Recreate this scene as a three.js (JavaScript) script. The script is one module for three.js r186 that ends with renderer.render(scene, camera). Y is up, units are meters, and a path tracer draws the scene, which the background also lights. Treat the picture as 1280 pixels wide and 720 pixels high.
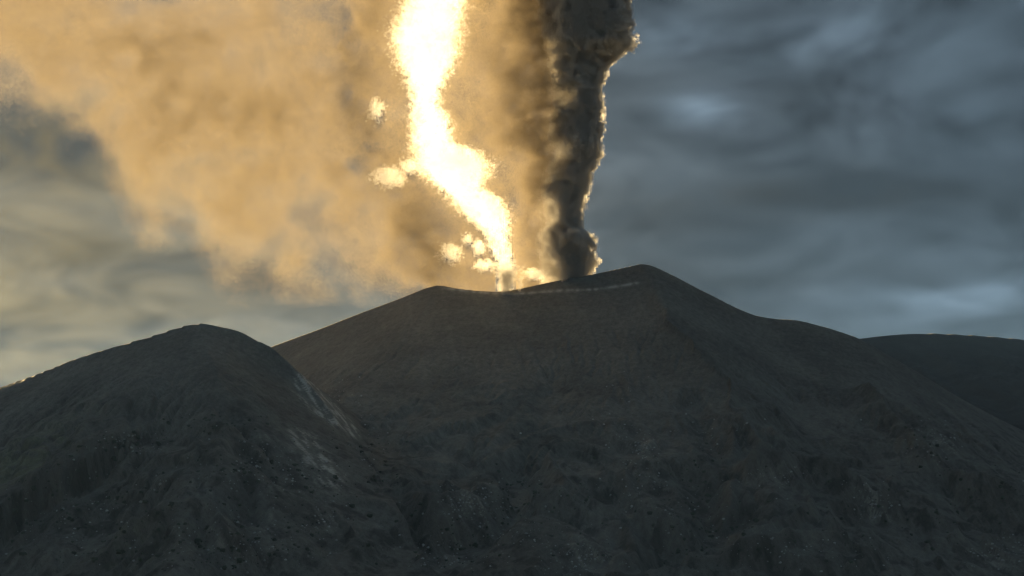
import * as THREE from 'three';
import { createNoise2D, createNoise3D } from 'simplex-noise';

// ------------------------------------------------------------------ seeded randomness
function rngFrom(seed) {
  let s = seed | 0;
  return () => { s = (s + 0x6d2b79f5) | 0; let t = Math.imul(s ^ (s >>> 15), 1 | s); t = (t + Math.imul(t ^ (t >>> 7), 61 | t)) ^ t; return ((t ^ (t >>> 14)) >>> 0) / 4294967296; };
}
const n2 = createNoise2D(rngFrom(11)), n3 = createNoise3D(rngFrom(23));
const clamp = (x, a = 0, b = 1) => Math.min(b, Math.max(a, x));
const sstep = (a, b, x) => { const t = clamp((x - a) / (b - a)); return t * t * (3 - 2 * t); };
const lerp = (a, b, t) => a + (b - a) * t;
const fbm2 = (x, y, o = 4) => { let s = 0, a = 0.5; for (let i = 0; i < o; i++) { s += a * n2(x, y); x = x * 2.03 + 17.1; y = y * 2.03 - 9.3; a *= 0.5; } return s; };
const fbm3 = (x, y, z, o = 4) => { let s = 0, a = 0.5; for (let i = 0; i < o; i++) { s += a * n3(x, y, z); x = x * 2.03 + 17.1; y = y * 2.03 - 9.3; z = z * 2.03 + 4.7; a *= 0.5; } return s; };
const ridged2 = (x, y, o = 4) => { let s = 0, a = 0.5; for (let i = 0; i < o; i++) { s += a * (1 - 2 * Math.abs(n2(x, y))); x = x * 2.1 + 5.1; y = y * 2.1 - 3.3; a *= 0.5; } return s; };
function table(rows) {   // piecewise linear table: rows of [x, a, b, ...]
  return (x, k = 1) => {
    if (x <= rows[0][0]) return rows[0][k];
    for (let i = 1; i < rows.length; i++) if (x <= rows[i][0]) return lerp(rows[i - 1][k], rows[i][k], (x - rows[i - 1][0]) / (rows[i][0] - rows[i - 1][0]));
    return rows[rows.length - 1][k];
  };
}

// ------------------------------------------------------------------ camera, sky, sun, exposure
const scene = new THREE.Scene();
const FOV = 24, PITCH = 5.5 * Math.PI / 180;
const camera = new THREE.PerspectiveCamera(FOV, 16 / 9, 1, 60000);
camera.position.set(0, 0, 0);
camera.rotation.x = PITCH;
scene.add(camera);
const renderer = new THREE.WebGLRenderer({ antialias: true });
renderer.toneMapping = THREE.LinearToneMapping;
renderer.toneMappingExposure = 10.5;
renderer.shadowMap.enabled = true;

const FPX = 360 / Math.tan(FOV * Math.PI / 360);        // focal length in photograph pixels
const CP = Math.cos(PITCH), SP = Math.sin(PITCH);
function dirOf(px, py) {                                 // viewing direction of a photograph pixel
  const x = (px - 640) / FPX, y = (360 - py) / FPX;
  return new THREE.Vector3(x, y * CP + SP, y * SP - CP);
}
function at(px, py, z) { const d = dirOf(px, py); return d.multiplyScalar(z / -d.z); }   // the point on that line z metres down the valley
const angle = (px, py) => { const d = dirOf(px, py).normalize(); return [Math.atan2(d.x, -d.z) * 180 / Math.PI, Math.asin(d.y) * 180 / Math.PI]; };

const SUN_AZ = -19, SUN_EL = 9;
const sunDir = new THREE.Vector3(Math.sin(SUN_AZ * Math.PI / 180) * Math.cos(SUN_EL * Math.PI / 180), Math.sin(SUN_EL * Math.PI / 180), -Math.cos(SUN_AZ * Math.PI / 180) * Math.cos(SUN_EL * Math.PI / 180));
{
  const W = 2560, H = 1280, data = new Float32Array(W * H * 4);
  // soft brighter openings in the cloud deck: azimuth, elevation, half sizes in degrees, strength
  const opening = (px, py, sx, sy, k) => { const [a, e] = angle(px, py); return [a, e, sx / 30, sy / 30, k]; };
  const gaps = [opening(872, 138, 46, 19, 0.15), opening(850, 45, 60, 26, 0.09), opening(1180, 378, 120, 22, 0.10), opening(1260, 360, 50, 20, 0.07), opening(1060, 40, 90, 24, 0.035),
    opening(1190, 145, 60, 16, 0.03), opening(960, 70, 70, 20, 0.03), opening(960, 250, 150, 26, -0.04), opening(1160, 230, 150, 30, -0.035), opening(1010, 110, 50, 14, -0.02), opening(60, 180, 90, 60, -0.05)];
  for (let r = 0; r < H; r++) {
    const el = ((r + 0.5) / H - 0.5) * 180, ce = Math.cos(el * Math.PI / 180), y = Math.sin(el * Math.PI / 180);
    for (let c = 0; c < W; c++) {
      const th = ((c + 0.5) / W - 0.5) * 2 * Math.PI, x = Math.cos(th) * ce, z = Math.sin(th) * ce;
      const az = Math.atan2(x, -z) * 180 / Math.PI, o = (r * W + c) * 4;
      if (el < -3) { data[o] = 0.005; data[o + 1] = 0.005; data[o + 2] = 0.005; data[o + 3] = 1; continue; }
      // cloud deck seen in perspective: streaks get flatter towards the horizon
      const k = 1 / (Math.max(y, 0) + 0.25), u = x * k * 2.2, v = z * k * 2.2;
      const wx = 0.25 * n3(u * 0.9, v * 0.9, 3), wz = 0.25 * n3(u * 0.9, v * 0.9, 9);
      const big = fbm3(u + wx, v + wz, 1.3, 3), fine = fbm3(x * 16 + wx * 3, y * 26, z * 16 + wz * 3, 4);
      const streak = fbm3(x * 7 + wx * 2, y * 12, z * 7 + wz * 2, 4);
      let l = (0.080 + 0.034 * big + 0.030 * fine + 0.037 * streak) * (1 + 0.9 * Math.max(y, 0));
      for (const [ga, ge, sa, se, s] of gaps) {
        const da = (az - ga) / sa, de = (el - ge) / se, q = da * da + de * de;
        if (q < 9) l += s * Math.exp(-q) * clamp(0.75 + 1.1 * fine + 0.9 * streak, 0.1, 1.8);
      }
      l = Math.max(l, 0.045);
      // warm air on the side of the low sun
      const cs = x * sunDir.x + y * sunDir.y + z * sunDir.z, off = Math.acos(clamp(cs, -1, 1)) * 180 / Math.PI;
      const round = Math.exp(-Math.pow((az + 29) / 21, 2)), low = sstep(20, 2, el) * round, side = Math.exp(-Math.pow(off / 22, 2));
      const w = clamp(0.92 * low + 0.16 * side, 0, 1.2) * clamp(0.95 + 0.7 * streak + 0.5 * fine, 0.4, 1.5);
      data[o] = (l * 0.67 + 0.285 * w) / 10.5;
      data[o + 1] = (l * 0.97 + 0.195 * w) / 10.5;
      data[o + 2] = (l * 1.25 + 0.045 * w) / 10.5;
      data[o + 3] = 1;
    }
  }
  const sky = new THREE.DataTexture(data, W, H, THREE.RGBAFormat, THREE.FloatType);
  sky.mapping = THREE.EquirectangularReflectionMapping;
  sky.magFilter = sky.minFilter = THREE.LinearFilter;
  sky.needsUpdate = true;
  scene.background = sky;
  scene.environment = sky;
}
const sun = new THREE.DirectionalLight(new THREE.Color().setRGB(1, 0.70, 0.315), 5);
sun.name = 'low_sun';
sun.position.copy(sunDir).multiplyScalar(9000);
sun.target.position.set(0, 300, -4500);
sun.position.add(sun.target.position);
sun.castShadow = true;
sun.shadow.radius = 2;
sun.shadow.mapSize.set(4096, 4096);
Object.assign(sun.shadow.camera, { left: -4500, right: 4500, top: 3500, bottom: -3500, near: 10, far: 20000 });
scene.add(sun, sun.target);

// ------------------------------------------------------------------ helpers for things
const taken = new Map();
const numbered = (name) => { const k = taken.get(name) ?? 0; taken.set(name, k + 1); return k ? name + '_' + String(k).padStart(3, '0') : name; };
function tag(o, label, category, group, kind) {
  if (label) o.userData.label = label;
  if (category) o.userData.category = category;
  if (group) o.userData.group = group;
  if (kind) o.userData.kind = kind;
  return o;
}
function add(o, name, parent = scene) {
  o.name = parent === scene ? numbered(name) : name;
  o.castShadow = o.receiveShadow = true;
  parent.add(o);
  return o;
}

// ------------------------------------------------------------------ ground textures: grain of ash and gravel
function tileNoise(N, f) {   // tileable noise by walking a torus
  const out = new Float32Array(N * N);
  for (let j = 0; j < N; j++) for (let i = 0; i < N; i++) out[j * N + i] = f(i / N, j / N);
  return out;
}
function periodic(u, v, P, seed) {        // gradient noise that repeats after P cells
  const x = u * P, y = v * P, i = Math.floor(x), j = Math.floor(y), fx = x - i, fy = y - j;
  const g = (a, b, dx, dy) => { let h = Math.imul(((a % P) + P) % P + seed * 131, 374761393) ^ Math.imul(((b % P) + P) % P + seed * 17, 668265263); h = Math.imul(h ^ (h >>> 13), 1274126177); h ^= h >>> 16; const t = (h >>> 0) / 4294967296 * 2 * Math.PI; return Math.cos(t) * dx + Math.sin(t) * dy; };
  const sx = fx * fx * fx * (fx * (fx * 6 - 15) + 10), sy = fy * fy * fy * (fy * (fy * 6 - 15) + 10);
  return 1.5 * lerp(lerp(g(i, j, fx, fy), g(i + 1, j, fx - 1, fy), sx), lerp(g(i, j + 1, fx, fy - 1), g(i + 1, j + 1, fx - 1, fy - 1), sx), sy);
}
function makeGroundMaps() {
  const N = 512, g = tileNoise(N, (u, v) => 0.30 * periodic(u, v, 5, 1) + 0.34 * periodic(u, v, 13, 2) + 0.36 * (0.5 - 2 * Math.abs(periodic(u, v, 29, 3))) + 0.35 * periodic(u, v, 67, 4) + 0.25 * periodic(u, v, 140, 5));
  const col = new Uint8Array(N * N * 4), bmp = new Uint8Array(N * N * 4), r = rngFrom(5);
  for (let i = 0; i < N * N; i++) {
    const t = g[i] + (r() - 0.5) * 0.25, c = clamp(205 + 48 * t, 90, 255);
    col.set([c, c * 0.99, c * 0.97, 255], i * 4);
    const b = clamp(128 + 95 * g[i], 0, 255);
    bmp.set([b, b, b, 255], i * 4);
  }
  const tex = (d, srgb) => {
    const t = new THREE.DataTexture(d, N, N, THREE.RGBAFormat);
    t.wrapS = t.wrapT = THREE.RepeatWrapping; t.magFilter = THREE.LinearFilter; t.minFilter = THREE.LinearMipmapLinearFilter; t.generateMipmaps = true;
    if (srgb) t.colorSpace = THREE.SRGBColorSpace;
    t.needsUpdate = true;
    return t;
  };
  return [tex(col, true), tex(bmp, false)];
}
const [groundMap, groundBump] = makeGroundMaps();
const ashGround = new THREE.MeshStandardMaterial({ name: 'ash_ground', vertexColors: true, map: groundMap, bumpMap: groundBump, bumpScale: 1.7, roughness: 1 });

// ------------------------------------------------------------------ terrain from crest lines
const FLOOR = -640;
function nearestOn(line, x, z) {     // line: points {x, y, z}; gives plan distance, crest height there, run along the crest, side (+ before the crest, - behind it)
  let best = 1e18, h = 0, run = 0, side = 1, acc = 0;
  for (let i = 1; i < line.length; i++) {
    const a = line[i - 1], b = line[i], dx = b.x - a.x, dz = b.z - a.z, L2 = dx * dx + dz * dz, L = Math.sqrt(L2);
    const t = clamp(((x - a.x) * dx + (z - a.z) * dz) / L2), qx = x - a.x - dx * t, qz = z - a.z - dz * t, q = qx * qx + qz * qz;
    if (q < best) { best = q; h = lerp(a.y, b.y, t); run = acc + t * L; side = dx * (z - a.z) - dz * (x - a.x); }
    acc += L;
  }
  return [Math.sqrt(best), h, run, side];
}
function spline(rows, n) {           // rows of [px, py, z]: a smooth crest line through those points
  const c = new THREE.CatmullRomCurve3(rows.map((r) => at(...r)), false, 'centripetal');
  return c.getPoints(n);
}
class Field {
  constructor(x0, x1, z0, z1, cell) {
    this.x0 = x0; this.z0 = z0; this.cell = cell;
    this.nx = Math.round((x1 - x0) / cell) + 1; this.nz = Math.round((z1 - z0) / cell) + 1;
    this.h = new Float32Array(this.nx * this.nz); this.free = new Float32Array(this.nx * this.nz);
  }
  fill(f) { for (let j = 0; j < this.nz; j++) for (let i = 0; i < this.nx; i++) { const [h, free] = f(this.x0 + i * this.cell, this.z0 + j * this.cell); this.h[j * this.nx + i] = h; this.free[j * this.nx + i] = free; } }
  each(f) { for (let j = 0; j < this.nz; j++) for (let i = 0; i < this.nx; i++) { const k = j * this.nx + i; this.h[k] = f(this.x0 + i * this.cell, this.z0 + j * this.cell, this.h[k], this.free[k]); } }
  get(x, z) {
    const u = clamp((x - this.x0) / this.cell, 0, this.nx - 1.001), v = clamp((z - this.z0) / this.cell, 0, this.nz - 1.001), i = u | 0, j = v | 0, s = u - i, t = v - j, h = this.h, k = j * this.nx + i;
    return lerp(lerp(h[k], h[k + 1], s), lerp(h[k + this.nx], h[k + this.nx + 1], s), t);
  }
  hit(px, py, from = 2000, to = 6200) {   // where the line of sight of a photograph pixel meets this slope
    const d = dirOf(px, py);
    for (let z = from; z < to; z += 4) {
      const p = d.clone().multiplyScalar(z / -d.z);
      if (p.x > this.x0 && p.x < this.x0 + (this.nx - 1) * this.cell && p.z > this.z0 && p.z < this.z0 + (this.nz - 1) * this.cell && p.y < this.get(p.x, p.z)) return p;
    }
    return null;
  }
  erode(drops, seed, strength = 1) {      // rain: droplets run downhill, cut where they are fast and drop where they slow down
    const r = rngFrom(seed), { nx, nz, h, free } = this;
    for (let n = 0; n < drops; n++) {
      let x = 1 + r() * (nx - 3), y = 1 + r() * (nz - 3), dx = 0, dy = 0, sp = 1, wat = 1, sed = 0;
      for (let life = 0; life < 70; life++) {
        const i = x | 0, j = y | 0, u = x - i, v = y - j, k = j * nx + i, a = h[k], b = h[k + 1], c = h[k + nx], d = h[k + nx + 1];
        const gx = (b - a) * (1 - v) + (d - c) * v, gy = (c - a) * (1 - u) + (d - b) * u, h0 = a * (1 - u) * (1 - v) + b * u * (1 - v) + c * (1 - u) * v + d * u * v;
        dx = dx * 0.25 - gx * 0.75; dy = dy * 0.25 - gy * 0.75;
        const L = Math.hypot(dx, dy);
        if (L < 1e-6) break;
        dx /= L; dy /= L;
        const X = x + dx, Y = y + dy;
        if (X < 1 || Y < 1 || X > nx - 2.01 || Y > nz - 2.01) break;
        const I = X | 0, J = Y | 0, U = X - I, V = Y - J, K = J * nx + I, h1 = (h[K] * (1 - U) + h[K + 1] * U) * (1 - V) + (h[K + nx] * (1 - U) + h[K + nx + 1] * U) * V, dh = h1 - h0;
        const cap = Math.max(-dh, 0.02) * sp * wat * 1.6;
        let m;
        if (sed > cap || dh > 0) m = dh > 0 ? Math.min(dh, sed) : (sed - cap) * 0.2;
        else m = -Math.min((cap - sed) * 0.22, -dh) * strength * free[k];
        sed -= m;
        h[k] += m * (1 - u) * (1 - v); h[k + 1] += m * u * (1 - v); h[k + nx] += m * (1 - u) * v; h[k + nx + 1] += m * u * v;
        sp = Math.sqrt(Math.max(0.05, sp * sp - dh * 0.25)); sp = Math.min(sp, 4); wat *= 0.985;
        x = X; y = Y;
      }
    }
  }
  mesh(colour) {
    const { nx, nz, cell } = this, pos = new Float32Array(nx * nz * 3), uv = new Float32Array(nx * nz * 2), col = new Float32Array(nx * nz * 3);
    for (let j = 0; j < nz; j++) for (let i = 0; i < nx; i++) {
      const k = j * nx + i, x = this.x0 + i * cell, z = this.z0 + j * cell;
      pos.set([x, this.h[k], z], k * 3);
      uv.set([(x + 0.35 * this.h[k]) / 118 + 0.12 * n2(x / 300, z / 300), (z * 1.1) / 118 + 0.12 * n2(x / 300 + 50, z / 300)], k * 2);
      col.set(colour(x, this.h[k], z), k * 3);
    }
    const idx = new Uint32Array((nx - 1) * (nz - 1) * 6);
    let o = 0;
    for (let j = 0; j < nz - 1; j++) for (let i = 0; i < nx - 1; i++) {
      const k = j * nx + i;
      if (Math.max(this.h[k], this.h[k + 1], this.h[k + nx], this.h[k + nx + 1]) < FLOOR - 30) continue;
      idx.set([k, k + nx, k + 1, k + 1, k + nx, k + nx + 1], o); o += 6;
    }
    const g = new THREE.BufferGeometry();
    g.setAttribute('position', new THREE.BufferAttribute(pos, 3));
    g.setAttribute('uv', new THREE.BufferAttribute(uv, 2));
    g.setAttribute('color', new THREE.BufferAttribute(col, 3));
    g.setIndex(new THREE.BufferAttribute(idx.slice(0, o), 1));
    g.computeVertexNormals();
    return new THREE.Mesh(g, ashGround);
  }
}
// ridges and gullies read off the photograph, as bumps along plan lines on a slope
function carve(field, lines, gain = 1) {
  const plan = lines.map(([pts, amp, width]) => [pts.map(([px, py]) => field.hit(px, py)).filter(Boolean), amp, width]).filter(([p]) => p.length > 1);
  const boxes = plan.map(([p, , w]) => [Math.min(...p.map((q) => q.x)) - 3 * w, Math.max(...p.map((q) => q.x)) + 3 * w, Math.min(...p.map((q) => q.z)) - 3 * w, Math.max(...p.map((q) => q.z)) + 3 * w]);
  field.each((x, z, h, free) => {
    const X = x + 26 * fbm2(x / 160, z / 160, 3), Z = z + 26 * fbm2(x / 160 + 40, z / 160, 3);
    plan.forEach(([p, amp, w], n) => {
      const b = boxes[n];
      if (X < b[0] || X > b[1] || Z < b[2] || Z > b[3]) return;
      const d = nearestOn(p, X, Z)[0] / (w * 0.75);
      if (d < 3) h += gain * amp * Math.exp(-Math.pow(d, 1.5)) * Math.min(1, free * 3);
    });
    return h;
  });
}

// --- the volcano
const volcanoCrest = spline([[60, 545, 5350], [200, 487, 5250], [340, 433, 5120], [400, 411, 5060], [450, 391.5, 5020], [500, 373, 4990], [530, 361, 4975], [547, 356.5, 4970], [575, 361, 4940], [620, 364, 4925], [652, 360, 4940], [690, 352, 4970], [740, 343, 5020], [785, 333.5, 5060],
  [804, 330, 5070], [822, 335, 5075], [860, 354, 5080], [900, 374.5, 5085], [935, 391, 5090], [958, 397, 5095], [1000, 401, 5100], [1040, 411.5, 5105], [1072, 422.5, 5110], [1130, 455, 5130], [1210, 503, 5200], [1300, 548, 5300], [1420, 600, 5500]], 90);
const crater = at(618, 372, 5110);
const cone = new Field(-2500, 2500, -5900, -2350, 5.2);
const fall = (d, s0, s1, len) => s1 * d + (s0 - s1) * len * (1 - Math.exp(-d / len));
cone.fill((x, z) => {
  const wob = 60, X = x + wob * fbm2(x / 420, z / 420, 3) * sstep(0, 1, 1), Z = z;
  let [d, hc, run, side] = nearestOn(volcanoCrest, x, z);
  const far = sstep(60, 700, d);
  if (far > 0) { const [d2, hc2, run2, side2] = nearestOn(volcanoCrest, lerp(x, X, far), Z); d = d2; hc = hc2; run = run2; side = side2; }
  let h;
  if (side > 0) {                   // towards the camera
    h = hc - fall(d, 0.56, 0.335, 900);
    const rib = ridged2(run / 330 + 0.8 * n2(x / 500, z / 500), d / 1500 + 3, 2);
    h += rib * 40 * sstep(350, 1500, d) + 20 * fbm2(x / 300, z / 300, 4) * sstep(400, 1300, d) + 3.2 * fbm2(x / 60, z / 60, 4) * sstep(40, 500, d) + ridged2(x / 120, z / 150, 4) * 5 * sstep(900, 1700, d);
  } else {                          // the far side, with the crater behind the rim
    h = hc - fall(d, 0.6, 0.5, 500) + 6 * fbm2(x / 90, z / 90, 3) * sstep(20, 120, d);
    const rc = Math.hypot((x - crater.x) / 1.5, z - crater.z);
    h -= 75 * sstep(150, 30, rc);
  }
  h += (1.6 * fbm2(x / 24, z / 24, 3) + 0.8 * n2(x / 9, z / 9)) * sstep(0, 60, d);
  return [Math.max(h, FLOOR - 60), side > 0 ? sstep(350, 1100, d) : 0];
});
carve(cone, [
  [[[640, 585], [655, 610], [640, 640], [600, 662], [540, 685], [490, 715]], -26, 60],
  [[[590, 575], [575, 610], [545, 625]], -14, 40],
  [[[560, 640], [600, 628], [650, 622], [700, 640]], 16, 60],
  [[[470, 570], [485, 610], [490, 650]], -6, 60],
  [[[1080, 500], [1120, 550], [1160, 590], [1220, 625], [1290, 655]], 34, 70],
  [[[1100, 490], [1150, 545], [1190, 575], [1240, 605]], -22, 60],
  [[[860, 505], [885, 540], [905, 570], [930, 600]], -12, 45],
  [[[950, 590], [1010, 598], [1060, 612], [1105, 640], [1170, 668]], 26, 55],
  [[[800, 700], [840, 682], [890, 658], [925, 640]], -26, 50],
  [[[850, 580], [872, 610], [890, 650]], -16, 40],
  [[[770, 620], [800, 650], [840, 680]], -14, 40],
  [[[770, 600], [790, 630], [815, 655]], 12, 40],
  [[[700, 715], [740, 695], [800, 700]], 14, 50],
  [[[690, 470], [680, 520], [660, 570]], -8, 70],
  [[[990, 460], [1000, 520], [1010, 570]], -9, 80],
  [[[1180, 600], [1210, 640], [1270, 670]], -20, 45],
  [[[930, 700], [980, 680], [1040, 690], [1100, 712]], 18, 45],
  [[[500, 600], [540, 650], [560, 690]], 14, 50],
], 2.4);
cone.erode(120000, 71, 0.55);

// --- the nearer hill beside it
const hillCrest = spline([[-260, 575, 4150], [-120, 527, 4050], [0, 484, 3960], [45, 468, 3940], [90, 450.5, 3920], [140, 434.5, 3905], [190, 420, 3895], [228, 408, 3885], [250, 404.5, 3880], [275, 407.5, 3875], [300, 415, 3880], [322, 426, 3876], [338, 433.5, 3868], [364, 457, 3836], [404, 503, 3750], [440, 560, 3630], [470, 625, 3460], [500, 695, 3260], [540, 790, 3040]], 80);
const hillSpur = spline([[252, 406, 3878], [262, 450, 3640], [275, 500, 3420], [268, 560, 3190], [245, 630, 2960], [225, 700, 2740], [200, 800, 2450]], 30);
const sideSpur = spline([[60, 463, 3935], [70, 520, 3600], [95, 590, 3280], [90, 670, 2980], [60, 760, 2650]], 24);
const hill = new Field(-2100, 60, -4700, -2350, 5);
hill.fill((x, z) => {
  const [d0] = nearestOn(hillCrest, x, z), far = sstep(50, 500, d0), X = x + 70 * fbm2(x / 300 + 7, z / 300, 3) * far, Z = z + 50 * fbm2(x / 300, z / 300 + 8, 3) * far;
  const [d, hc, run, side] = far > 0 ? nearestOn(hillCrest, X, Z) : nearestOn(hillCrest, x, z);
  let h;
  if (side > 0) {
    h = hc - fall(d, 0.62, 0.40, 420);
    for (const spur of [hillSpur, sideSpur]) {          // shoulders that come down towards the camera
      const [e, hs] = nearestOn(spur, X, Z), g = hs - 6 - fall(e, 0.30, 0.52, 260), t = clamp(0.5 + (g - h) / 90);
      h = lerp(h, g, t) + 22 * t * (1 - t) * sstep(0, 200, d);
    }
    h += ridged2(run / 300 + 3 + 0.9 * n2(x / 420, z / 420), d / 700, 2) * 20 * sstep(200, 900, d) + 20 * fbm2(x / 220, z / 220, 4) * sstep(200, 700, d) + ridged2(x / 90 + 3, z / 110, 4) * 5 * sstep(200, 700, d);
    const ledge = h / 40 + 0.5 * fbm2(x / 260, z / 260, 3), st = Math.floor(ledge) + sstep(0.25, 0.75, ledge - Math.floor(ledge));   // bands of harder rock
    h += (st - ledge) * 40 * 0.55 * sstep(260, 520, d) * sstep(-0.1, 0.3, fbm2(x / 500 + 3, z / 500, 2));
  } else h = hc - fall(d, 0.55, 0.42, 400);
  h += (2.2 * fbm2(x / 26, z / 26, 3) + 0.8 * n2(x / 9, z / 9)) * sstep(0, 50, d) + 0.5;
  return [Math.max(h, FLOOR - 60), sstep(150, 700, d)];
});
carve(hill, [
  [[[300, 560], [340, 590], [390, 625], [430, 650]], -18, 40],
  [[[255, 520], [290, 525], [330, 555], [350, 590]], -9, 30],
  [[[150, 690], [200, 660], [260, 650], [300, 690]], 22, 60],
  [[[310, 640], [320, 680], [330, 715]], -16, 35],
  [[[80, 690], [140, 660], [190, 630]], -14, 40],
  [[[170, 490], [165, 515], [150, 540]], -6, 30],
  [[[350, 480], [365, 520], [395, 580], [425, 640]], -12, 35],
], 2);
hill.erode(70000, 37, 0.5);

// debris fills the ravine where the hill meets the volcano
cone.each((x, z, h) => {
  const k = 170 * sstep(-3880, -3560, z);
  if (k < 1 || x < hill.x0 + 40 || x > 50 || z < hill.z0 || z > -2360) return h;
  const b = hill.get(x, z), gap = Math.abs(h - b);
  return gap < k ? Math.max(h, b) + (k - gap) ** 2 / (4 * k) + 2 * fbm2(x / 40, z / 40, 3) - (b > h ? 0.6 * gap * gap / k : 0) : h;
});

// --- the ridge far behind on the right
const ridgeCrest = spline([[700, 520, 9000], [900, 455, 9000], [1040, 427, 9000], [1075, 422.5, 9000], [1110, 418.5, 9000], [1150, 416.5, 9000], [1200, 418, 9050], [1250, 421.5, 9100], [1300, 427, 9150], [1400, 445, 9200], [1600, 500, 9300]], 80);
const ridge = new Field(200, 5400, -10600, -5900, 26);
ridge.fill((x, z) => {
  const [d, hc, run, side] = nearestOn(ridgeCrest, x, z);
  const h = hc - fall(d, side > 0 ? 0.42 : 0.6, 0.22, 900) + (ridged2(run / 500, d / 2600, 4) * 60 + 30 * fbm2(x / 400, z / 400, 4)) * sstep(60, 900, d);
  return [Math.max(h, FLOOR - 60), 1];
});

// --- colours of the ground: grey ash, darker lava and scrub, pale scree where the photograph shows it
function spotsOn(field, list) {         // patches of loose pale rock, where the slope nearest to the eye is this one
  const other = field === hill ? cone : hill;
  return list.map(([px, py, rx, rz, k]) => { const p = field.hit(px, py), o = other.hit(px, py); return p && (!o || o.z < p.z + 3) && [p.x, p.z, rx, rz, k]; }).filter(Boolean);
}
const screePatches = [[1170, 552, 60, 60, 0.28], [590, 628, 60, 60, 0.28], [1085, 628, 40, 40, 0.28], [1255, 690, 70, 40, 0.30], [735, 700, 60, 60, 0.28], [805, 560, 40, 40, 0.25], [240, 620, 60, 60, 0.14], [280, 690, 60, 40, 0.17], [180, 600, 60, 40, 0.11], [330, 660, 40, 50, 0.19], [770, 520, 60, 80, 0.10], [560, 700, 60, 60, 0.14], [960, 595, 50, 30, 0.14], [1100, 640, 30, 30, 0.28], [345, 610, 30, 40, 0.17], [410, 655, 40, 40, 0.19], [330, 545, 14, 20, 0.33]];
for (let i = 3; i <= 16; i++) { const t = i / 16; screePatches.push([lerp(366, 441, t), lerp(457, 540, t), lerp(14, 40, Math.sin(Math.PI * t)) , lerp(30, 70, Math.sin(Math.PI * t)), 0.5]); }
for (let i = 0; i <= 8; i++) { const t = i / 8; screePatches.push([lerp(372, 415, t), lerp(540, 600, t), 32, 60, 0.28]); }
const screeHill = spotsOn(hill, screePatches), screeCone = spotsOn(cone, screePatches);
console.log('scree', screeHill.length, screeCone.length);
const greenHill = spotsOn(hill, [[15, 590, 150, 170, 1], [60, 560, 120, 120, 0.5], [150, 700, 120, 90, 0.4]]);
const paleLine = spline([[556, 362, 4945], [590, 365.5, 4920], [640, 367, 4902], [655, 364.5, 4900], [700, 362.5, 4900], [740, 362, 4905], [765, 358, 4915], [795, 350, 4930]], 24);  // pale deposit streak; left of the vent, a rim highlight painted into the colour
function blots(list, x, z) { let s = 0; for (const [cx, cz, rx, rz, k] of list) { const q = ((x - cx) / rx) ** 2 + ((z - cz) / rz) ** 2; if (q < 5) s += k * Math.exp(-q); } return s; }
function ashColour(x, y, z, scree, green) {
  const patch = fbm2(x / 340, z / 340, 4), grain = fbm2(x / 38, z / 38, 3), scrub = sstep(0.05, 0.35, fbm2(x / 90 + 9, z / 90, 4) + 0.25 * fbm2(x / 14, z / 14, 2));
  let c = 0.205 * (1 + 0.35 * patch + 0.22 * grain);
  const lowland = sstep(150, -150, y + 120 * patch);
  c *= 1 - 0.45 * scrub * lowland;
  const streaks = sstep(0.0, 0.5, n2((x - z) / 15, (x + z) / 110) + 0.7 * n2((x - z * 0.8) / 34, (x + z) / 90 + 7) - 0.15);
  const pale = clamp(1.5 * blots(scree, x, z)) * clamp(streaks * 1.2 + 0.15);
  c = lerp(c, 0.7, pale);
  const g = clamp(blots(green, x, z)) * sstep(-0.2, 0.3, grain + patch) * 0.5;
  return [c * lerp(1.03, 0.95, g), c * lerp(0.98, 1.02, g), c * lerp(0.88, 0.55, g)];
}
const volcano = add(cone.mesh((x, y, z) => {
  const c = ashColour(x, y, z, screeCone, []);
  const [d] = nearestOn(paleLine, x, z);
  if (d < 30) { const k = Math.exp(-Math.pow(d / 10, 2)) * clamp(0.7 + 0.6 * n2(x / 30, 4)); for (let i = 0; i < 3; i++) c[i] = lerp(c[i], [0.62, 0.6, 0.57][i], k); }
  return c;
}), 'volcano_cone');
tag(volcano, 'smooth dark grey volcano cone with a smoking crater notch below its summit', 'volcano', null, 'structure');
tag(add(hill.mesh((x, y, z) => ashColour(x, y, z, screeHill, greenHill)), 'nearer_hill'), 'gullied dark hill in front of the volcano, rounded top and steep ledges', 'hill', null, 'structure');
tag(add(ridge.mesh((x, y, z) => { const c = 0.05 * (1 + 0.4 * fbm2(x / 500, z / 500, 4)); return [c, c, c * 0.96]; }), 'far_ridge'), 'flat bluish ridge far behind the right shoulder of the volcano', 'ridge', null, 'structure');

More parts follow.
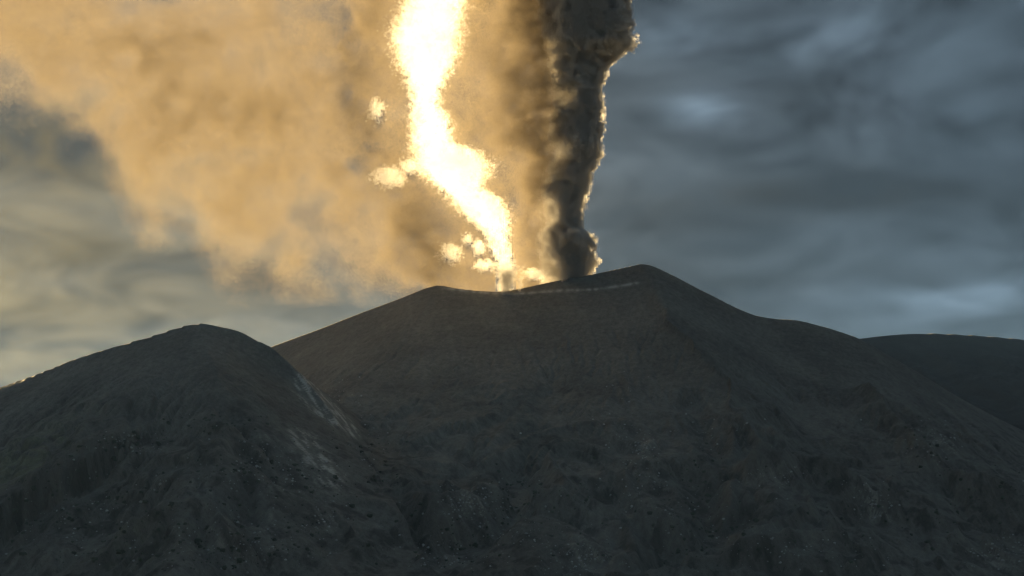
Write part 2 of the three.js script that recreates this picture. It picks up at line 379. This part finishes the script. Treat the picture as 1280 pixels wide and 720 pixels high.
{ // the plain all round, with the rise on which the camera stands
  const N = 220, R = 32000, pos = [], uv = [], col = [], idx = [];
  for (let j = 0; j <= N; j++) for (let i = 0; i <= N; i++) {
    const u = i / N * 2 - 1, v = j / N * 2 - 1, x = R * u * Math.abs(u) ** 1.4, z = R * v * Math.abs(v) ** 1.4;
    const y = FLOOR + 14 * fbm2(x / 900, z / 900, 3) + 636 * Math.exp(-(x * x + z * z) / (300 * 300));
    pos.push(x, y, z); uv.push(x / 74, z / 74);
    const c = 0.085 * (1 + 0.6 * fbm2(x / 1500, z / 1500, 3)); col.push(c * 0.9, c, c * 0.7);
  }
  for (let j = 0; j < N; j++) for (let i = 0; i < N; i++) { const k = j * (N + 1) + i; idx.push(k, k + N + 1, k + 1, k + 1, k + N + 1, k + N + 2); }
  const g = new THREE.BufferGeometry();
  g.setAttribute('position', new THREE.Float32BufferAttribute(pos, 3)); g.setAttribute('uv', new THREE.Float32BufferAttribute(uv, 2)); g.setAttribute('color', new THREE.Float32BufferAttribute(col, 3));
  g.setIndex(idx); g.computeVertexNormals();
  tag(add(new THREE.Mesh(g, ashGround), 'ground'), 'dark plain round the foot of the mountains', 'ground', null, 'structure');
}

// ------------------------------------------------------------------ loose stones and scrub on the lower slopes
function strewn(name, geometry, material, spots, seed, sizes, sink) {
  const r = rngFrom(seed), put = [];
  for (const [field, px, py, rx, ry, n] of spots) for (let i = 0; i < n; i++) {
    const g = () => (r() + r() + r() - 1.5) * 1.2, p = field.hit(px + g() * rx, py + g() * ry);
    if (!p) continue;
    const other = field === cone ? hill : cone;
    put.push([p.x, field.get(p.x, p.z), p.z]);
  }
  const mesh = new THREE.InstancedMesh(geometry, material, put.length), m = new THREE.Matrix4(), q = new THREE.Quaternion(), S = new THREE.Vector3(), c = new THREE.Color();
  put.forEach(([x, y, z], i) => {
    const k = lerp(sizes[0], sizes[1], r() ** 3);
    q.set(0, r() - 0.5, 0, r() - 0.5).normalize();
    mesh.setMatrixAt(i, m.compose(new THREE.Vector3(x, y - k * sink, z), q, S.set(k * (0.8 + 0.6 * r()), k * (0.6 + 0.5 * r()), k)));
    const t = 0.7 + 0.6 * r(); mesh.setColorAt(i, c.setRGB(t, t, t));
  });
  mesh.frustumCulled = false;
  return add(mesh, name);
}
function lumpy(seed, detail, rough) {
  const g = new THREE.IcosahedronGeometry(1, detail), p = g.attributes.position;
  for (let i = 0; i < p.count; i++) { const x = p.getX(i), y = p.getY(i), z = p.getZ(i), k = 1 + rough * n3(x * 1.7 + seed, y * 1.7, z * 1.7); p.setXYZ(i, x * k, y * k, z * k); }
  g.deleteAttribute('normal'); g.deleteAttribute('uv');
  return g;
}
const stone = new THREE.MeshStandardMaterial({ name: 'pale_stone', color: new THREE.Color().setRGB(0.34, 0.335, 0.32), roughness: 1 });
const scrubLeaf = new THREE.MeshStandardMaterial({ name: 'dark_scrub', color: new THREE.Color().setRGB(0.06, 0.068, 0.05), roughness: 1 });
tag(strewn('stones', lumpy(3, 1, 0.45), stone, [
  [cone, 1175, 550, 36, 20, 130], [cone, 590, 630, 40, 22, 150], [cone, 720, 700, 40, 18, 110], [cone, 805, 560, 16, 14, 60], [cone, 775, 520, 40, 40, 60], [cone, 1090, 630, 28, 16, 60], [cone, 1255, 690, 40, 16, 110], [cone, 970, 595, 40, 12, 40], [cone, 560, 695, 60, 18, 90],
  [cone, 900, 540, 50, 24, 50], [cone, 800, 600, 22, 40, 70], [cone, 860, 640, 60, 30, 60], [cone, 640, 660, 90, 40, 110], [cone, 1010, 690, 120, 26, 90], [cone, 450, 560, 30, 50, 60], [cone, 410, 505, 34, 30, 120], [cone, 850, 620, 420, 70, 60],
  [hill, 250, 600, 140, 60, 90], [hill, 340, 580, 50, 30, 90], [hill, 160, 555, 40, 12, 60], [hill, 300, 680, 90, 30, 120], [hill, 90, 650, 80, 40, 90], [hill, 400, 640, 40, 60, 110],
], 51, [0.8, 3.4], 0.3), 'scattered pale stones lying on the lower slopes', 'stones', null, 'stuff');
tag(strewn('scrub', lumpy(9, 1, 0.55), scrubLeaf, [
  [cone, 460, 580, 40, 50, 64], [cone, 650, 620, 26, 30, 39], [cone, 560, 690, 70, 24, 39], [cone, 880, 655, 50, 30, 44], [cone, 1160, 560, 40, 30, 34], [cone, 1240, 620, 60, 40, 39], [cone, 720, 650, 200, 60, 103], [cone, 1050, 650, 220, 60, 103], [cone, 880, 600, 30, 50, 29],
  [hill, 160, 555, 50, 14, 49], [hill, 270, 530, 60, 16, 39], [hill, 300, 590, 60, 22, 59], [hill, 130, 620, 120, 40, 94], [hill, 60, 660, 80, 50, 74], [hill, 320, 670, 90, 40, 74], [hill, 200, 690, 140, 24, 59], [hill, 400, 620, 40, 60, 49],
], 67, [2, 7], 0.3), 'dark scrub growing in the gullies of the lower slopes', 'scrub', null, 'stuff');

scene.fog = new THREE.FogExp2(new THREE.Color().setRGB(0.2, 0.42, 1), 0.0000026);

// ------------------------------------------------------------------ smoke: clouds of small drifting flakes, thick where the photograph is thick
const M_PX = 5000 / FPX;                                     // metres per photograph pixel at the crater
const VENT = 5060;                                           // how far away the vent is
function puffGeometry(seed, count, flake, size) {              // one puff: flakes turned every way, spread through a cube of that size
  const r = rngFrom(seed), p = new Float32Array(count * 9), a = new THREE.Vector3(), b = new THREE.Vector3(), w = new THREE.Vector3();
  const dir = (v) => { const z = r() * 2 - 1, t = r() * 2 * Math.PI, s = Math.sqrt(1 - z * z); return v.set(s * Math.cos(t), s * Math.sin(t), z); };
  for (let i = 0; i < count; i++) {
    const x = (r() - 0.5) * size, y = (r() - 0.5) * size, z = (r() - 0.5) * size, s = flake * (0.6 + 0.8 * r()) * 0.577;
    dir(a); dir(b).cross(a).normalize(); w.crossVectors(a, b);
    [0, 2.094, 4.189].forEach((t, k) => p.set([x + s * (b.x * Math.cos(t) + w.x * Math.sin(t)), y + s * (b.y * Math.cos(t) + w.y * Math.sin(t)), z + s * (b.z * Math.cos(t) + w.z * Math.sin(t))], i * 9 + k * 3));
  }
  const g = new THREE.BufferGeometry();
  g.setAttribute('position', new THREE.BufferAttribute(p, 3));
  return g;
}
const smokeMaterial = (name, r, g, b) => new THREE.MeshPhysicalMaterial({ name, color: new THREE.Color().setRGB(r, g, b), roughness: 1, transmission: 0.5, thickness: 0, specularIntensity: 0, side: THREE.DoubleSide });
// density(px, py, w): how much light a metre of smoke holds back; px, py in photograph pixels at the distance of the vent, w metres towards the camera
function smoke(name, { box, size, flake, most, density, seed, material, base = VENT, loose = 0 }) {
  const r = rngFrom(seed), [x0, x1, y0, y1, w0, w1] = box, A = at(x0, y1, base), B = at(x1, y0, base), LEVELS = 16;
  const one = 0.2165 * flake * flake * 1.05 / size ** 3;      // what one flake in a puff holds back
  const full = Math.max(LEVELS, Math.round(most / one)), counts = Array.from({ length: LEVELS }, (_, k) => Math.max(1, Math.round(full * ((k + 1) / LEVELS) ** 1.5)));
  const put = counts.map(() => []), turns = [0, 1, 2, 3];
  for (let x = Math.min(A.x, B.x); x < Math.max(A.x, B.x); x += size) for (let y = A.y; y < B.y; y += size) {
    const dep = y * SP + base * CP, px = 640 + FPX * x / dep, py = 360 - FPX * (y * CP - base * SP) / dep;
    for (let w = w0; w < w1; w += size) {
      const n = density(px, py, w) / one + 1e-9;
      if (n < 0.4) continue;
      let k = 0; while (k < LEVELS - 1 && counts[k + 1] <= n) k++;
      if (n < counts[0]) { if (r() > n / counts[0]) continue; } else if (k < LEVELS - 1 && r() < (n - counts[k]) / (counts[k + 1] - counts[k])) k++;
      put[k].push(x + (r() - 0.5) * size * loose, y + (r() - 0.5) * size * loose, w - base + (r() - 0.5) * size * loose);
    }
  }
  const group = add(new THREE.Group(), name), m = new THREE.Matrix4(), q = new THREE.Quaternion(), e = new THREE.Euler(), P = new THREE.Vector3(), S = new THREE.Vector3();
  let total = 0;
  put.forEach((list, k) => {
    const n = list.length / 3;
    if (!n) return;
    const mesh = new THREE.InstancedMesh(puffGeometry(seed + k, counts[k], flake, size), material, n);
    for (let i = 0; i < n; i++) {
      const t = () => turns[(r() * 4) | 0] * Math.PI / 2;
      q.setFromEuler(e.set(t(), t(), t()));
      mesh.setMatrixAt(i, m.compose(P.set(list[i * 3], list[i * 3 + 1], list[i * 3 + 2]), q, S.setScalar(1)));
    }
    mesh.frustumCulled = false;
    mesh.userData.kind = 'stuff';
    add(mesh, 'puff', group);
    total += n;
  });
  console.log(name, total, 'puffs, flakes per puff up to', full);
  return group;
}
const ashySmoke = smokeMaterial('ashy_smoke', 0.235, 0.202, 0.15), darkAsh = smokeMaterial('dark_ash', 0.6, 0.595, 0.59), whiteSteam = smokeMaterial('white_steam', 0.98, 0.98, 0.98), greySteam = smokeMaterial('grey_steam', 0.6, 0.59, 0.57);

// outline of the white steam, left and right by height, in photograph pixels
function steamMid(py) { return (steamL(py) + steamR(py)) / 2; }
function steamHalf(py) { return (steamR(py) - steamL(py)) / 2; }
function steamL(py) { return steamTable(py, 1); }
function steamR(py) { return steamTable(py, 2); }
const steamTable = table([[-130, 520, 590], [-40, 515, 585], [0, 508, 580], [20, 500, 577], [40, 490, 575], [70, 494, 571], [95, 503, 560], [115, 511, 550], [135, 513, 551], [150, 513, 565], [178, 513, 563], [190, 518, 596], [205, 520, 613], [222, 532, 606], [235, 548, 600], [250, 563, 628], [270, 580, 637], [290, 603, 637], [305, 609, 637], [320, 617, 641], [332, 620, 643], [343, 621, 641], [352, 621, 642], [372, 619, 645]]);
const tufts = [[471, 139, 9, 15], [488, 222, 19, 11], [512, 209, 12, 9], [563, 317, 13, 12], [598, 309, 9, 10], [585, 300, 8, 7], [668, 343, 13, 7], [606, 332, 13, 7]];
const nearTuft = (px, py) => { let s = 9; for (const [cx, cy, rx, ry] of tufts) s = Math.min(s, Math.hypot((px - cx) / rx, (py - cy) / ry)); return s; };
// the drifting cloud on the left
const lowEdge = table([[-260, 40], [-60, 98], [0, 120], [60, 140], [105, 152], [128, 185], [150, 250], [180, 282], [230, 300], [265, 338], [300, 360], [360, 372], [430, 372], [500, 366], [560, 362], [620, 360]]);
const lumps = [[230, 105, 60, 60, 0.6], [310, 145, 45, 40, 0.7], [60, 70, 60, 50, 0.3], [420, 180, 40, 50, 0.5], [140, 60, 60, 40, 0.2], [395, 60, 40, 70, -0.1], [270, 195, 70, 20, -0.4], [370, 245, 50, 30, -0.3], [330, 10, 120, 20, -0.1], [200, 0, 80, 20, -0.25], [380, 330, 90, 40, -0.35], [540, 330, 50, 50, 0.5]];
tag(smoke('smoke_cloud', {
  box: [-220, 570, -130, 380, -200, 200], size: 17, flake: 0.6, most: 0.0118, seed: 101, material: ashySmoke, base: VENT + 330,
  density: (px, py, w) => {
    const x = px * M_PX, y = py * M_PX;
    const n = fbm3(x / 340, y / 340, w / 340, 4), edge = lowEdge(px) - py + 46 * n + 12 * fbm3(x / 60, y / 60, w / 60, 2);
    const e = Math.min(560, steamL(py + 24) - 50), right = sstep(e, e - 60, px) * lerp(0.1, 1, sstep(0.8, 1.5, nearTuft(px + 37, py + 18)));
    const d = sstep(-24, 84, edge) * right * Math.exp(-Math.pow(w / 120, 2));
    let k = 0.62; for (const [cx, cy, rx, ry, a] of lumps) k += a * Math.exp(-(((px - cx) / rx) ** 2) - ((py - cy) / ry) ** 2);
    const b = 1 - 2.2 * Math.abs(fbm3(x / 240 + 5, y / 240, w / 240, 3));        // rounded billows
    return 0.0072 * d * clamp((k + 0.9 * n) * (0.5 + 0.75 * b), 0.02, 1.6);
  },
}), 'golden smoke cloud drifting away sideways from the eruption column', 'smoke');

// the lit smoke around the white steam
const ashLeft = table([[-140, 672], [0, 672], [60, 678], [120, 690], [200, 682], [260, 672], [310, 674], [350, 674]]), ashRight = table([[-140, 776], [0, 778], [30, 784], [58, 784], [78, 756], [110, 748], [160, 744], [195, 746], [215, 734], [250, 728], [285, 728], [300, 744], [325, 744], [348, 730], [362, 722]]);
const litLeft = table([[-120, 395], [0, 400], [60, 400], [140, 410], [200, 440], [240, 460], [300, 480], [350, 505], [372, 550]]), litRight = table([[-120, 722], [0, 722], [120, 716], [200, 716], [260, 714], [310, 714], [345, 706], [372, 690]]);
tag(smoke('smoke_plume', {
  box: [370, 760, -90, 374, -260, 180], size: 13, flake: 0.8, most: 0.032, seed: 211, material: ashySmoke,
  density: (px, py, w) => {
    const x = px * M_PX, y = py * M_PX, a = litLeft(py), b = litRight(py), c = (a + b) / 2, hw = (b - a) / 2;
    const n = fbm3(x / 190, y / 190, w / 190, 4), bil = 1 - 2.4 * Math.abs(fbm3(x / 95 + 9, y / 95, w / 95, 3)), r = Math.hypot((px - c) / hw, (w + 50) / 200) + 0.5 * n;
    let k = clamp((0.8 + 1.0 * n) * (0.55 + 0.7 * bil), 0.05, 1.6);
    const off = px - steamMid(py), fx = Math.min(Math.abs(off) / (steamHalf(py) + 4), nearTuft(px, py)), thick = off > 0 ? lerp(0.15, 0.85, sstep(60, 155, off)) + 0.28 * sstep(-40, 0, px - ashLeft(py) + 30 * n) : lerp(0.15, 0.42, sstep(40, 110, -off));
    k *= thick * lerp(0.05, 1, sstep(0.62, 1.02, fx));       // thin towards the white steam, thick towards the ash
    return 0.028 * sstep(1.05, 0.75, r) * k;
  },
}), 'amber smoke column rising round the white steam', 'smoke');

// the dark ash column on its right
tag(smoke('ash_plume', {
  box: [630, 800, -90, 366, -200, 160], size: 8, flake: 0.8, most: 0.1, seed: 307, material: darkAsh, base: VENT + 10, loose: 0.4,
  density: (px, py, w) => {
    const x = px * M_PX, y = py * M_PX, a = ashLeft(py), b = ashRight(py), c = (a + b) / 2, hw = (b - a) / 2;
    const n = fbm3(x / 85, y / 85, w / 85, 3), n1 = fbm3(x / 200, y / 200, w / 200, 2), r = Math.hypot((px - c) / hw, w / (hw * M_PX * 1.1)) + 0.85 * Math.abs(n) + 0.15 * n + 0.4 * n1 - 0.22;
    return 0.1 * sstep(1.05, 0.9, r) * (px < c ? sstep(a - 26, a + 46, px + 60 * n1 + 30 * n) ** 2 : 1);
  },
}), 'dark grey ash column rising beside the amber smoke', 'smoke');

// the white steam, full in the sun
tag(smoke('steam_plume', {
  box: [440, 700, -90, 374, -150, 130], size: 8, flake: 0.8, most: 0.026, seed: 503, material: whiteSteam, base: VENT - 30,
  density: (px, py, w) => {
    const hw = steamHalf(py);
    const x = px * M_PX, y = py * M_PX;
    const s = Math.hypot((px - steamMid(py)) / hw, w / Math.max(30, hw * M_PX * 1.1));
    let t = 9; for (const [cx, cy, rx, ry] of tufts) t = Math.min(t, Math.hypot((px - cx) / rx, (py - cy) / ry, (w - 10) / (rx * M_PX)));
    if (Math.min(s, t) > 1.9) return 0;
    const n = fbm3(x / 62, y / 62, w / 62, 4), m = fbm3(x / 24, y / 24, w / 24, 3);
    return 0.012 * Math.max(sstep(1.08, 0.8, s + 1.05 * Math.abs(n) + 0.45 * n + 0.7 * m - 0.1), 2.1 * sstep(1.1, 0.5, t + 1.1 * m + 0.5 * n));
  },
}), 'bright white steam column climbing in a ragged ribbon from the crater', 'steam');

// ------------------------------------------------------------------ steam on the rim
function wisp(px, py0, py1, wpx, label, seed, thick) {
  const r = wpx * 3.2;
  tag(smoke('steam_wisp', {
    box: [px - r, px + r, py1, py0, -30, 30], size: 4, flake: 0.9, most: thick, seed, material: greySteam, base: 4912,
    density: (x, y, w) => {
      const t = (py0 - y) / (py0 - py1), c = px + wpx * 1.2 * n2(t * 1.6, seed) * t, hw = wpx * (0.7 + 1.1 * t * t), n = fbm3(x / 5, y / 5, w / 14, 3);
      return thick * sstep(1.15, 0.3, Math.hypot((x - c) / hw, w / (hw * 3)) + 0.75 * n) * sstep(1, 0.55, t + 0.3 * n);
    },
  }), label, 'steam', 'steam wisps on the crater rim');
}
wisp(631, 369, 332, 10, 'grey steam wisp rising from the crater notch under the white column', 401, 0.1);
wisp(650, 367, 345, 3.2, 'thin pale steam wisp on the rim beside the crater notch', 409, 0.09);

renderer.render(scene, camera);
